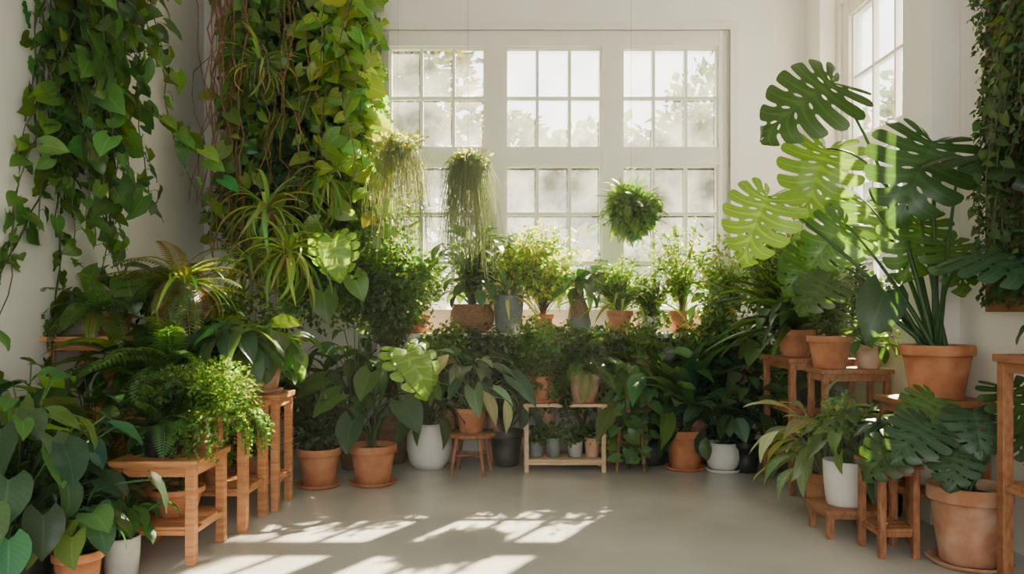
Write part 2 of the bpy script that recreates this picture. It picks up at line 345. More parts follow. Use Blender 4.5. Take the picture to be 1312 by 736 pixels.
def window(name,mp,u0,u1,z0,z1,cols,zr):
    mb=MB(); 
    def b(a0,a1,d0,d1,c0,c1,m): mb.box(*mp(a0,a1,d0,d1),c0,c1,m)
    us=[u0]+[c for cc in cols for c in cc]+[u1]
    for i in range(0,len(us),2): b(us[i],us[i+1],-.03,.09,z0,z1,'window_paint')
    for (a0,a1) in cols:
        zz=[z0]+[c for r in zr for c in r[:2]]+[z1]
        for i in range(0,len(zz),2): b(a0,a1,-.025,.085,zz[i],zz[i+1],'window_paint')
        for (c0,c1,nr) in zr:
            s=.022
            b(a0,a0+s,.0,.06,c0,c1,'window_paint'); b(a1-s,a1,.0,.06,c0,c1,'window_paint'); b(a0+s,a1-s,0,.06,c0,c0+s,'window_paint'); b(a0+s,a1-s,0,.06,c1-s,c1,'window_paint')
            for k in (1,2):
                c=a0+(a1-a0)*k/3; b(c-.014,c+.014,.008,.055,c0+s,c1-s,'window_paint')
            for k in range(1,nr):
                c=c0+(c1-c0)*k/nr; b(a0+s,a1-s,.010,.052,c-.014,c+.014,'window_paint')
            b(a0+s,a1-s,.028,.032,c0+s,c1-s,'window_glass')
    b(u0-.07,u0,-.06,-.0,z0,z1+.07,'window_paint'); b(u1,u1+.07,-.06,0,z0,z1+.07,'window_paint'); b(u0,u1,-.06,0,z1,z1+.07,'window_paint')
    return mb.build(name,False,False)
window('window_1',lambda a0,a1,d0,d1:(a0,a1,7.34+d0,7.34+d1),wx0,wx1,wz0,wz1,[(-1.153,-.248),(-.066,.847),(1.03,1.942)],[(1.30,2.687,3),(2.833,3.797,2)])
window('window_2',lambda a0,a1,d0,d1:(2.93+d0,2.93+d1,a0,a1),5.45,6.85,1.24,4.0,[(5.62,6.72)],[(1.30,2.60,3),(2.76,3.86,2)])
mb=MB(); mb.box(-1.35,2.15,6.86,7.3,1.07,1.11,'window_paint')
for x in (-1.2,-.3,.6,1.3,2.0): mb.box(x,x+.04,6.95,7.3,.85,1.07,'window_paint')
mb.build('window_sill',False,False,.005)
# outdoors
mb=MB(); mb.box(-30,40,7.7,60,-.4,-.3,'grass'); mb.build('ground_outside',False,False)
for i,(x,y,h,r) in enumerate([(-3.2,16,7.9,2.0),(.3,17,5.6,2.2),(4.4,18,6.6,2.3),(8.9,16,6.4,2.2),(13.5,16,8,2.8),(19,14,7,2.8),(-8,21,8,3)]):
    mb=MB(); rs=RS(50+i); tubes(mb,bez((x,y,-.35),(x+.1,y,h*.5),(x,y,h*.9),8),np.linspace(.16,.05,8)[None],(.06,.05,.03),8,'bark')
    bush(mb,(x,y,h*.56),(r,r*.7,h*.42),8500,SMALL,.34,(.035,.062,.028),rs,.1,(x,y,h*.3),nb=12,mat='leaf_matte',lump=.45); mb.build('garden_tree',True,False)
mb=MB(); rs=RS(9); n=11000
leaves(mb,SMALL,np.stack([rs.rand(n)*30-13,11+rs.rand(n)*1.0,-.3+rs.rand(n)*2.7],-1),rs.randn(n,3),np.array([0,0,1.])+rs.randn(n,3),.3,.3,(.035,.062,.028),rs,mat='leaf_matte'); mb.build('garden_hedge',True,False)
# ------------------------------------------------------------------ furniture
table('wooden_side_table',-2.04,-1.62,3.98,4.44,.54,'wood_orange',.05,.035,.20)
table('wooden_plant_table',-2.55,-1.56,4.58,5.00,.74,'wood_orange',.055,.035,.26)
table('wooden_plant_table',-2.55,-1.52,5.07,5.42,.76,'wood_orange',.05,.035,.22)
mb=MB(); mb.box(XL,-2.38,4.75,5.3,1.12,1.15,'wood_orange')
for y in (4.85,5.2): mb.box(XL,-2.45,y,y+.03,1.06,1.12,'wood_orange'); mb.box(XL,XL+.03,y,y+.03,.9,1.06,'wood_orange')
mb.build('plant_shelf',False,False,.003)
mb=MB(); x0,x1,y0,y1=.09,.77,6.3,6.6
mb.box(x0,x1,y0,y1,.53,.555,'wood_pale')
for x in (x0+.01,x1-.045):
    for y in (y0+.005,y1-.04): mb.box(x,x+.035,y,y+.035,0,.53,'wood_pale')
mb.box(x0+.01,x1-.01,y0+.01,y1-.01,.085,.105,'wood_pale'); mb.box(x0+.045,x1-.045,y0+.01,y0+.03,.06,.085,'wood_pale')
mb.build('wooden_shelf',False,False,.003)
def stool(name,x,y,r,h,mat):
    mb=MB(); mb.lathe(x,y,0,[(0,h-.03),(r*.97,h-.03),(r,h-.02),(r,h-.005),(r*.98,h),(0.001,h)],mat,32)
    for a in (.6,2.2,3.75,5.3):
        c,s_=math.cos(a),math.sin(a); tubes(mb,np.array([(x+c*r*.65,y+s_*r*.65,h-.03),(x+c*r*.95,y+s_*r*.95,0.0)]),np.array([[.016,.013]]),(.3,.2,.1),8,mat)
    for a in (.6,2.2):
        c,s_=math.cos(a),math.sin(a); tubes(mb,np.array([(x+c*r*.8,y+s_*r*.8,h*.45),(x-c*r*.8,y-s_*r*.8,h*.45+.0)]),.01,(.3,.2,.1),8,mat)
    return mb.build(name,True,False)
stool('round_stool',-.33,6.3,.2,.33,'wood_brown')
stool('round_stool',.98,6.42,.17,.52,'wood_brown')
table('tall_plant_stand',1.96,2.42,5.5,6.1,.97,'wood_brown',.045,.03,[.28,.62])
table('plant_stand',2.22,2.68,4.36,4.72,.80,'wood_brown',.045,.035,[.3])
table('low_stool',1.93,2.14,4.09,4.36,.50,'wood_brown',.035,.025,[.16],.04)
table('low_plant_stand',1.80,2.12,4.44,4.74,.17,'wood_brown',.035,.025,None,.03)
table('tall_side_table',2.31,2.70,3.40,3.72,1.10,'wood_brown',.05,.035,[.5])
table('plant_bench',2.05,2.50,5.14,5.42,.92,'wood_brown',.04,.03,[.45])
# ------------------------------------------------------------------ left wall pothos
rs=RS(3); mb=MB(); n=34
st=np.stack([-2.84+rs.rand(n)*.26,4.52+rs.rand(n)*.92,np.full(n,4.5)],-1)
ln=1.35+rs.rand(n)*1.6-.6*np.abs(st[:,1]-4.95)
PC=(.060,.162,.026)
vine(mb,st,ln,(1,0,0),HEART,.17,PC,rs,.08,.20,.06,spr=.4,taper=.4)
vine(mb,st[:12],ln[:12]+.2,(1,0,0),HEART,.12,DK,rs,.07,.17,.02,spr=.35)
n=12; st=np.stack([-2.84+rs.rand(n)*.1,4.65+rs.rand(n)*.55,2.7+rs.rand(n)*.6],-1)
vine(mb,st,.8+rs.rand(n)*1.2,(1,0,0),HEART,.13,PC,rs,.11,.3,.0,skip=.2)
vine(mb,[(-2.7,5.3,4.5),(-2.72,5.45,4.5),(-2.7,5.5,4.2)],[1.0,1.3,1.1],(.8,-.6,0),HEART,.2,BR,rs,.11,.3,.2)
p=bez((-2.7,5.1,2.75),(-2.4,5.4,2.75),(-2.1,5.7,2.3),10)[0]; tubes(mb,p,.005,MD)
leaves(mb,HEART,p[3:]+rs.randn(7,3)*.03,(.8,-.2,-.5),(.1,-.6,.8),.15,.4,BR,rs)
mb.build('hanging_pothos')
mb=MB(); mb.box(XL,XL+.2,4.5,5.5,4.46,4.49,'wood_brown'); mb.box(XL+.17,XL+.2,4.5,5.5,4.49,4.58,'wood_brown'); mb.build('hanging_planter_rail',False,False,.003)
mb=MB(); mb.box(-2.62,-1.22,6.85,7.3,4.40,4.43,'wood_brown'); mb.box(-2.62,-1.22,6.85,6.88,4.43,4.52,'wood_brown'); mb.build('hanging_planter_rail',False,False,.003)
# ------------------------------------------------------------------ vertical garden on the back wall
rs=RS(5); mb=MB()
n=36; st=np.stack([-2.50+rs.rand(n)*1.27,6.70+rs.rand(n)*.45,np.full(n,4.38)],-1); ln=1.0+rs.rand(n)*1.8
vine(mb,st,ln,(0,-1,0),HEART,.14,(.075,.185,.028),rs,.09,.2,.08,spr=.35)
n=10; st=np.stack([-2.38+rs.rand(n)*.4,6.45+rs.rand(n)*.3,3.2+rs.rand(n)*1.2],-1)
vine(mb,st,1.0+rs.rand(n)*.8,(0,-1,0),HEART,.13,(.09,.21,.03),rs,.09,.2,.05,spr=.2,skip=.2)
n=18; st=np.stack([-1.75+rs.rand(n)*.5,6.60+rs.rand(n)*.3,3.2+rs.rand(n)*1.2],-1)
vine(mb,st,.8+rs.rand(n)*.7,(.2,-1,0),HEART,.18,(.16,.31,.035),rs,.1,.22,.1,spr=.4)
mb.build('vertical_garden_pothos')
mb=MB(); bush(mb,(-1.90,7.08,3.35),(.66,.26,1.25),9000,SMALL,.065,DK,rs,.2,lump=.15); bush(mb,(-1.75,7.0,2.1),(.85,.33,.8),8500,SMALL,.065,MD,rs,.2,lump=.25)
bush(mb,(-1.35,6.9,2.9),(.24,.25,.8),2600,SMALL,.08,BR,rs,.2)
for i in range(11): rosette(mb,(-2.3+rs.rand()*1.0,6.85,2.0+rs.rand()*2.3),26,.04,[FERN,LANCE,FERN][i%3],[.4,.32,.42][i%3],[MD,BR,DK][i%3],rs,(-.2,1.3),(-.9,.9),1.5)
mb.build('vertical_garden_foliage')
mb=MB()
for i in range(14):
    x=-2.50+rs.rand()*.24; y=6.40+rs.rand()*.25; k=16; pth=np.stack([x+np.cumsum(rs.randn(k)*.025),y+np.cumsum(rs.randn(k)*.02),np.linspace(4.3,1.5+rs.rand()*.8,k)],-1); tubes(mb,pth,.004+.005*rs.rand(),(.2,.11,.06),5,'liana_bark')
for i in range(12):
    x=-2.45+rs.rand()*1.0; pth=np.stack([x+np.cumsum(rs.randn(12)*.07),6.45+np.cumsum(rs.randn(12)*.02),np.linspace(4.2,2.2,12)],-1); tubes(mb,pth,.004,(.2,.11,.06),5,'liana_bark')
mb.build('hanging_liana_stems')
for (x,y,z,L_,c) in [(-2.1,6.5,3.35,.40,(.17,.29,.08)),(-1.95,6.2,2.1,.48,(.19,.31,.08)),(-1.72,6.0,1.75,.48,(.2,.33,.06)),(-2.05,6.1,1.68,.46,(.18,.29,.06)),(-1.55,6.5,2.4,.42,BR)]:
    mb=MB(); rosette(mb,(x,y,z),56,.03,STRAP,L_,c,rs,(.0,1.3),(-.9,1.2),1.8); pot(mb,x,y,z-.12,.07,.12,'basket_brown',False,'cyl')
    tubes(mb,np.array([(x,y,z-.12),(x,(y+YB)/2,z-.18),(x,YB,z-.12)]),.006,(.2,.1,.05),5,'bark'); mb.build('hanging_spider_plant')
def explicit(name,base,lv,rs,potspec=None,pr=.009,t=MON,bulge=.25):
    mb=MB()
    if potspec: pot(mb,*potspec)
    base=np.array(base,float)
    for q in lv:
        pos,tip,nm,sz,col=q[:5]; tt=q[5] if len(q)>5 else t
        pos=np.array(pos,float); b=base+rs.randn(3)*[.025,.025,0]; mid=(b*.45+pos*.55)*[1,1,0]+[0,0,b[2]+(pos[2]-b[2])*(.5+bulge+.12*rs.randn())]
        mid[:2]=b[:2]*.6+pos[:2]*.4+rs.randn(2)*.05
        tubes(mb,bez(b,mid,pos,12),np.linspace(pr*1.5,pr*.5,12)[None],np.array(DK)*1.4,7,'leaf')
        leaves(mb,tt,[pos],np.array(tip,float),np.array(nm,float),sz,.55,jit(col,1,rs,.08,.08),rs,1.,.05)
    return mb.build(name)
rs=RS(7)
explicit('hanging_monstera',(-1.7,7.0,1.95),[((-1.38,6.0,1.86),(.25,-.25,-1),(.1,-.9,.4),.34,(.20,.38,.035),MONY),((-1.62,6.4,1.98),(-.3,-.3,-.8),(-.2,-.8,.5),.24,BR,HEART),((-1.3,6.4,1.6),(.4,-.3,-.8),(.1,-.8,.5),.24,BR,HEART),((-1.75,6.3,1.5),(-.2,-.4,-.8),(0,-.8,.5),.26,MD,HEART),((-1.9,6.3,2.2),(-.3,-.4,-.7),(0,-.8,.5),.24,BR,HEART),((-1.5,6.2,1.45),(.2,-.4,-.8),(0,-.8,.5),.26,MD,HEART)],rs,None,.005)
# ------------------------------------------------------------------ left cluster
rs=RS(11)
def pp(name,x,y,z,r,h,mat,fn,saucer=False,style='std'):
    mb=MB(); c=pot(mb,x,y,z,r,h,mat,saucer,style); fn(mb,np.array(c)); return mb.build(name)
R_=rosette
pp('potted_philodendron',-2.3,3.62,0,.16,.26,'plastic_black',lambda m,c:(R_(m,c,58,.60,HEART,.20,BL,rs,(.25,1.4),(-1.1,-.1),.7,pr=.005,wid=1.0),R_(m,c,20,.76,ARROW,.17,(.08,.2,.035),rs,(.9,1.45),(-.9,0),.7),spray(m,c,30,.6,.35,SMALL,.06,DK,rs,24)),False,'cyl')
pp('potted_philodendron',-1.99,3.58,0,.11,.21,'terracotta',lambda m,c:R_(m,c,26,.28,HEART,.15,BL,rs,(.6,1.4),(-.6,.1),.9))
pp('potted_philodendron',-1.90,3.80,0,.085,.21,'ceramic_grey',lambda m,c:R_(m,c,22,.24,HEART,.13,DK,rs,(.5,1.4),(-.7,0),.8),False,'cyl')
pp('potted_arrowhead_plant',-2.55,4.1,0,.15,.3,'terracotta',lambda m,c:R_(m,c,40,.75,ARROW,.2,MD,rs,(.55,1.45),(-1.1,0),.6))
pp('potted_boston_fern',-1.86,4.13,.54,.085,.17,'plastic_black',lambda m,c:(R_(m,c,34,.03,FERN,.30,DK,rs,(.4,1.3),(.1,1.3),1.1),spray(m,c,26,.3,.16,SMALL,.045,DK,rs,20)),False,'cyl')
pp('potted_maidenhair_fern',-1.70,4.33,.54,.12,.2,'terracotta',lambda m,c:(bush(m,c+[.04,.0,.12],(.22,.2,.18),2600,SMALL,.026,(.075,.18,.03),rs,.3),spray(m,c,80,.36,.28,SMALL,.026,(.09,.21,.035),rs,40,.002),trail(m,c,.2,100,.38,SMALL,.025,(.085,.20,.035),rs,.008)))
pp('potted_calathea',-2.4,4.45,.0,.14,.28,'plastic_black',lambda m,c:R_(m,c,40,.72,OVAL,.26,DK,rs,(.6,1.5),(-.9,.6),.9))
pp('terracotta_bowl_plant',-1.83,4.25,.20,.15,.15,'terracotta',lambda m,c:bush(m,c+[0,0,.03],(.10,.1,.05),150,SMALL,.03,MD,rs))
pp('potted_caladium',-1.70,4.80,.74,.135,.22,'terracotta',lambda m,c:R_(m,c,34,.28,ARROW,.22,BL,rs,(.4,1.4),(-.7,.1),.8,mat='leaf'),True)
pp('potted_peace_lily',-1.66,5.24,.76,.12,.2,'terracotta_pale',lambda m,c:R_(m,c,34,.3,OVAL,.24,MD,rs,(.3,1.4),(-.8,.3),.9),True)
pp('potted_boston_fern',-2.08,4.78,.74,.13,.2,'basket_brown',lambda m,c:R_(m,c,50,.04,FERN,.52,(.06,.15,.03),rs,(.1,1.4),(-.1,1.3),1.5))
pp('potted_croton',-2.1,5.24,.76,.13,.24,'terracotta',lambda m,c:R_(m,c,40,.35,OVAL,.22,MD,rs,(.3,1.5),(-.6,.6),.9))
pp('potted_bird_nest_fern',-2.38,4.80,.74,.12,.2,'terracotta',lambda m,c:R_(m,c,26,.1,LANCE,.45,MD,rs,(.3,1.4),(-.2,1.2),1.3,wid=.8))
def stag(m,c):
    m.lathe(c[0],c[1],c[2]-.02,[(0.001,-.12),(.13,-.1),(.17,.02),(.16,.12),(.1,.18),(.001,.2)],'basket_brown',24,wob=.05)
    R_(m,c+[0,0,.12],46,.05,FERN,.42,(.10,.145,.035),rs,(-.1,1.3),(-.7,1.1),1.4); R_(m,c+[0,0,.16],26,.04,STRAP,.40,BR,rs,(.1,1.3),(-.5,1.1),1.6)
    tubes(m,np.array([c+[0,0,-.1],c+[-.3,0,-.05],(XL,c[1],c[2]+.05)]),.008,(.2,.1,.05),5,'bark')
mb=MB(); stag(mb,np.array([-2.12,5.0,1.32])); mb.build('staghorn_fern_root_ball')
pp('potted_fern',-2.6,4.9,1.15,.1,.15,'terracotta',lambda m,c:R_(m,c,30,.05,FERN,.38,MD,rs,(.1,1.4),(-.2,1.2),1.4))
pp('potted_alocasia',-2.62,5.20,1.15,.09,.14,'terracotta',lambda m,c:R_(m,c,14,.42,HEART,.25,MD,rs,(.4,1.4),(-.9,0),.7))
pp('potted_fittonia',-1.80,4.72,.26,.07,.12,'terracotta',lambda m,c:bush(m,c+[0,0,.06],(.1,.1,.09),260,SMALL,.05,MD,rs))
pp('potted_fittonia',-1.72,5.24,.22,.08,.14,'terracotta_pale',lambda m,c:bush(m,c+[0,0,.06],(.12,.1,.1),260,SMALL,.05,DK,rs))
pp('potted_rubber_plant',-2.5,5.85,0,.2,.35,'plastic_black',lambda m,c:(R_(m,c,46,.75,OVAL,.28,MD,rs,(.7,1.5),(-.5,.5),.7),spray(m,c+[0,0,.3],30,.9,.5,SMALL,.08,DK,rs,40)),False,'cyl')
pp('potted_rubber_plant',-1.95,5.85,0,.17,.3,'terracotta',lambda m,c:(R_(m,c,50,.75,OVAL,.27,DK,rs,(.5,1.5),(-.7,.5),.8,wid=.9),spray(m,c+[0,0,.3],40,1.0,.45,SMALL,.06,MD,rs,40)))
pp('potted_dracaena',-2.45,6.6,0,.2,.35,'terracotta',lambda m,c:(R_(m,c+[0,0,.6],50,.1,SWORD,.6,MD,rs,(.1,1.4),(-.5,1.2),1.2),tubes(m,bez(c,c+[0,0,.3],c+[0,0,.6],6),.02,(.2,.15,.1),8,'bark')))
# ------------------------------------------------------------------ back-left floor
pp('potted_fern',-1.44,5.82,0,.165,.29,'terracotta',lambda m,c:(bush(m,c+[0,0,.16],(.2,.2,.18),900,SMALL,.05,DK,rs,.3,c),spray(m,c,40,.55,.3,SMALL,.05,DK,rs,34)),True)
explicit('potted_elephant_ear',(-1.05,5.9,.27),[((-.78,5.75,1.02),(.45,-.35,-.6),(.35,-.6,.8),.40,(.15,.32,.03),MONY),((-1.15,5.62,.52),(-.15,-.5,-.8),(-.1,-.8,.5),.25,BL,HEART),((-1.25,5.65,.70),(-.7,-.3,-.4),(-.2,-.6,.8),.25,MD,HEART),((-.80,5.7,.64),(.5,-.4,-.6),(.2,-.7,.7),.27,BL,HEART),((-1.38,5.7,.80),(-.7,-.2,-.3),(-.2,-.6,.8),.24,MD,HEART),((-1.05,5.8,.85),(-.2,-.5,-.5),(-.1,-.7,.7),.24,MD,HEART),((-.68,5.9,.78),(.7,-.1,-.5),(.2,-.6,.8),.22,MD,HEART)],rs,(-1.05,5.9,0,.18,.3,'terracotta',True),.007)
pp('potted_ficus',-.69,6.5,0,.19,.38,'ceramic_white',lambda m,c:(R_(m,c,30,.35,LANCE,.32,DK,rs,(.3,1.4),(-.6,.4),.9),),False,'round')
pp('potted_caladium',-.33,6.3,.33,.13,.2,'terracotta',lambda m,c:(R_(m,c,36,.46,ARROW,.24,BL,rs,(.35,1.4),(-1.,0),.7),R_(m,c,24,.5,LANCE,.28,GY,rs,(.3,1.4),(-1.,.3),.7)),False)
pp('potted_calathea',-.05,6.62,0,.15,.3,'plastic_black',lambda m,c:(R_(m,c,38,.62,OVAL,.24,BL,rs,(.6,1.5),(-.8,.4),.9),spray(m,c,40,.95,.35,SMALL,.06,DK,rs,40)))
pp('potted_calathea',-1.3,6.5,0,.17,.33,'basket_brown',lambda m,c:(R_(m,c,44,.66,OVAL,.24,DK,rs,(.5,1.5),(-.8,.4),.8),R_(m,c,26,.85,LANCE,.3,MD,rs,(.9,1.5),(-.8,.4),.8)))
pp('potted_ficus_tree',-1.05,6.75,0,.19,.38,'basket_brown',lambda m,c:(bush(m,c+[0,0,1.15],(.38,.3,.5),3600,SMALL,.055,(.05,.14,.03),rs,.2,c+[0,0,.5]),spray(m,c+[0,0,.5],100,1.25,.55,SMALL,.055,(.05,.14,.03),rs,50),tubes(m,bez(c,c+[.03,0,.3],c+[0,0,.6],6),.018,(.2,.15,.1),8,'bark')))
pp('potted_ivy',.24,6.45,.555,.13,.22,'terracotta',lambda m,c:(bush(m,c+[0,0,.1],(.2,.16,.16),1000,SMALL,.04,(.07,.18,.035),rs,.25,c),spray(m,c,80,.56,.34,SMALL,.045,(.07,.18,.035),rs,36),trail(m,c,.13,20,.5,SMALL,.045,MD,rs,.02,rise=.04)),True)
pp('potted_ivy',.60,6.46,.555,.14,.24,'terracotta_pale',lambda m,c:(R_(m,c,36,.18,FERN,.38,MD,rs,(.3,1.5),(-.5,.9),1.1),spray(m,c,50,.5,.3,SMALL,.045,DK,rs,36)),False)
mb=MB(); trail(mb,(.42,6.34,.60),.05,9,.5,SMALL,.05,DK,rs,.018,az=(-1.9,-1.2),rise=.01); mb.lathe(.42,6.37,.555,[(0,0),(.04,0),(.05,.07),(.045,.07),(.001,.06)],'terracotta',18); mb.build('potted_string_vine')
for k,(x,m_) in enumerate([(.20,'slate_pot'),(.34,'slate_pot'),(.52,'ceramic_grey'),(.66,'terracotta_pale')]):
    pp('small_plant_pot',x,6.44,.105,.062,.13+.03*(k%2),m_,lambda m,c:bush(m,c+[0,0,.06],(.08,.08,.08),160,SMALL,.045,MD,rs),False,'cyl')
pp('potted_trailing_philodendron',.98,6.42,.52,.15,.22,'terracotta',lambda m,c:(R_(m,c,24,.2,HEART,.13,MD,rs,(.3,1.4),(-.8,.2),.6),vine(m,[c+[.17*math.cos(a),.17*math.sin(a),.02] for a in (-2.4,-2.1,-1.8,-1.5,-1.2,-.9)],[.5,.6,.66,.62,.68,.5],(0,-1,0),HEART,.125,(.06,.155,.045),rs,.06,.15,0,spr=.4)),True)
pp('potted_snake_plant',1.43,6.45,0,.17,.33,'terracotta',lambda m,c:R_(m,c,50,.32,LANCE,.5,BL,rs,(.7,1.5),(.3,1.4),.8,wid=1.0),True)
pp('potted_aglaonema',1.72,6.36,0,.14,.24,'ceramic_white',lambda m,c:R_(m,c,34,.45,OVAL,.25,BL,rs,(.4,1.45),(-.7,.3),.9),True,'round')
pp('potted_peace_lily',1.2,6.68,0,.15,.3,'plastic_black',lambda m,c:R_(m,c,50,.68,LANCE,.34,MD,rs,(.6,1.5),(-.6,.6),.9,wid=1.2))
pp('potted_calathea',1.9,6.8,0,.16,.3,'plastic_black',lambda m,c:R_(m,c,50,.8,OVAL,.24,DK,rs,(.6,1.5),(-.7,.5),.8))
pp('potted_calathea',2.35,6.75,0,.17,.3,'terracotta',lambda m,c:R_(m,c,50,.95,OVAL,.26,MD,rs,(.6,1.5),(-.7,.5),.8))
pp('potted_weeping_fig',.6,6.72,0,.12,.3,'plastic_black',lambda m,c:spray(m,c,70,1.0,.45,SMALL,.06,(.06,.16,.035),rs,44))
pp('potted_weeping_fig',2.25,6.35,0,.16,.35,'plastic_black',lambda m,c:spray(m,c+[0,0,.5],110,1.35,.5,SMALL,.05,(.09,.18,.07),rs,50))
pp('potted_weeping_fig',1.75,6.78,0,.12,.3,'plastic_black',lambda m,c:spray(m,c+[0,0,.4],60,.9,.4,SMALL,.055,(.10,.20,.07),rs,44))
# sill plants
zs=1.11
pp('woven_basket_planter',-.36,7.06,zs,.2,.26,'basket_brown',lambda m,c:(R_(m,c,40,.3,OVAL,.18,DK,rs,(.5,1.5),(-.6,.6),.9),R_(m,c,34,.62,LANCE,.26,DK,rs,(.95,1.5),(-.5,.8),.8,wid=1.3),spray(m,c,40,.75,.3,SMALL,.05,MD,rs,34)),False,'round')
pp('potted_bromeliad',-.03,7.04,zs,.135,.34,'slate_pot',lambda m,c:(R_(m,c,46,.03,STRAP,.36,GY,rs,(.2,1.4),(.0,1.4),1.2,wid=1.3),bush(m,c+[0,0,.05],(.16,.12,.09),400,SMALL,.04,GY,rs)),False,'cyl')
pp('potted_lime_ficus',.28,7.08,zs,.1,.17,'terracotta',lambda m,c:(bush(m,c+[0,0,.35],(.3,.18,.25),1500,SMALL,.05,(.20,.33,.04),rs,.2,c,lump=.35),spray(m,c,110,.88,.42,SMALL,.05,(.20,.33,.04),rs,38)))
pp('potted_lime_ficus',.02,7.20,zs,.06,.2,'terracotta',lambda m,c:spray(m,c,50,.85,.3,SMALL,.05,(.16,.29,.04),rs,36))
def birdnest(m,c):
    m.lathe(c[0],c[1],c[2]-.02,[(.10,0),(.085,.1),(.05,.2),(.035,.3),(.001,.31)],'bark',16,wob=.08)
    R_(m,c+[0,0,.28],34,.05,LANCE,.40,(.05,.14,.04),rs,(.0,1.4),(-.3,1.2),1.3,wid=.8)
pp('potted_bird_nest_fern',.60,7.02,zs,.11,.16,'slate_pot',birdnest,False,'round')
pp('potted_asparagus_fern',.98,7.08,zs,.12,.2,'terracotta',lambda m,c:(spray(m,c,90,.55,.38,SMALL,.04,(.11,.24,.04),rs,38),R_(m,c,26,.08,STRAP,.55,BR,rs,(.4,1.4),(.2,1.3),1.5)))
pp('potted_schefflera',1.55,7.1,zs,.12,.2,'terracotta',lambda m,c:(spray(m,c,28,.95,.42,SMALL,.06,(.11,.23,.045),rs,30),R_(m,c,20,.4,OVAL,.14,BR,rs,(.8,1.5),(-.5,.6),.8)))
pp('potted_ivy',1.25,7.02,zs,.09,.15,'ceramic_white',lambda m,c:(spray(m,c,40,.4,.28,SMALL,.045,MD,rs,34),trail(m,c,.12,20,.3,SMALL,.04,MD,rs,.02)))
pp('potted_croton',1.92,7.05,zs,.11,.18,'terracotta',lambda m,c:(R_(m,c,40,.4,OVAL,.16,(.10,.22,.07),rs,(.4,1.5),(-.6,.6),.8),spray(m,c,50,.7,.36,SMALL,.045,(.13,.24,.08),rs,36)))
pp('potted_fern',-.85,7.08,zs,.11,.16,'terracotta',lambda m,c:spray(m,c,60,.6,.4,SMALL,.05,MD,rs,36))
rs=RS(23)
for (x,h_,c1) in [(1.12,.92,(.08,.19,.04)),(-.15,.86,DK),(1.62,.88,MD),(.30,.90,MD),(-.55,.9,(.08,.19,.04)),(.82,.84,DK),(2.0,.86,DK)]:
    pp('potted_asparagus_fern',x,6.76,0,.09,h_,'terracotta_pale',lambda m,c:(spray(m,c,60,.46,.30,SMALL,.045,c1,rs,36),R_(m,c,22,.2,[OVAL,LANCE,FERN][int(h_*100)%3],.24,c1,rs,(.2,1.4),(-.8,.6),.9),trail(m,c,.15,24,.4,SMALL,.04,c1,rs,.018)))
# hanging
def hang(name,x,y,z,fn):
    mb=MB(); tubes(mb,np.array([(x,y,z),(x,y,(z+H)/2),(x,y,H)]),.0012,(.2,.15,.1),4,'cord'); fn(mb); return mb.build(name)
hang('hanging_rhipsalis',-.37,6.55,2.56,lambda m:(hair(m,(-.37,6.55,2.62),.24,700,1.0,(.22,.30,.16),rs),bush(m,(-.37,6.55,2.57),(.16,.16,.09),360,SMALL,.045,GY,rs)))
hang('hanging_spanish_moss',-.95,6.5,2.75,lambda m:(hair(m,(-.95,6.5,2.72),.28,420,1.0,(.30,.38,.25),rs),bush(m,(-.95,6.5,2.70),(.2,.2,.12),420,SMALL,.05,GY,rs)))
hang('hanging_fern_ball',1.03,6.75,2.2,lambda m:(bush(m,(1.03,6.75,2.18),(.22,.22,.21),2800,SMALL,.045,(.065,.17,.03),rs,.4,lump=.2),R_(m,(1.03,6.75,2.2),110,.05,FERN,.28,(.08,.195,.03),rs,(-1.3,1.5),(-1.3,1.4),.9,wid=.9),trail(m,(1.03,6.75,2.15),.14,40,.3,SMALL,.04,MD,rs,.02)))
# ------------------------------------------------------------------ right side
rs=RS(31)
explicit('potted_monstera',(2.46,4.53,1.07),[
 ((2.02,4.9,2.74),(-.85,-.1,-.48),(-.25,-.85,.45),.56,(.026,.085,.026)),
 ((1.66,5.05,2.05),(-.45,-.1,-.85),(-.55,-.8,.1),.48,(.21,.38,.035)),  # backlit glow put into this leaf's lighter yellow-green colour
 ((2.16,5.35,2.42),(-.35,-.1,-.9),(-.2,-.9,.3),.52,(.075,.185,.028)),
 ((2.36,4.38,2.26),(-.5,-.3,-.8),(-.1,-.85,.5),.54,(.022,.072,.025)),
 ((2.44,4.25,2.14),(.25,-.8,-.15),(0,-.3,1),.48,(.022,.072,.027)),
 ((2.42,4.12,1.60),(.35,-.75,-.2),(0,-.5,1),.40,BL),
 ((2.22,4.65,1.42),(-.45,-.3,-.85),(-.2,-.9,.3),.33,(.018,.06,.022),HEART),
 ((2.42,4.62,1.85),(-.3,-.25,-.9),(0,-.9,.4),.40,(.04,.115,.022)),
 ((2.10,4.9,1.85),(-.65,-.1,-.6),(-.2,-.8,.5),.38,(.05,.135,.022)),
 ((2.02,5.2,1.68),(-.6,-.2,-.6),(-.2,-.7,.6),.34,(.035,.105,.022)),
 ((2.40,5.3,2.05),(-.2,-.3,-.9),(0,-.9,.4),.44,(.07,.175,.028)),
 ((1.95,4.8,1.50),(-.7,-.3,-.5),(-.2,-.7,.7),.30,(.03,.095,.022)),
 ((2.5,4.5,1.70),(.1,-.6,-.7),(0,-.8,.5),.34,MD)],rs,(2.46,4.52,.80,.2,.31,'terracotta',False),.011)
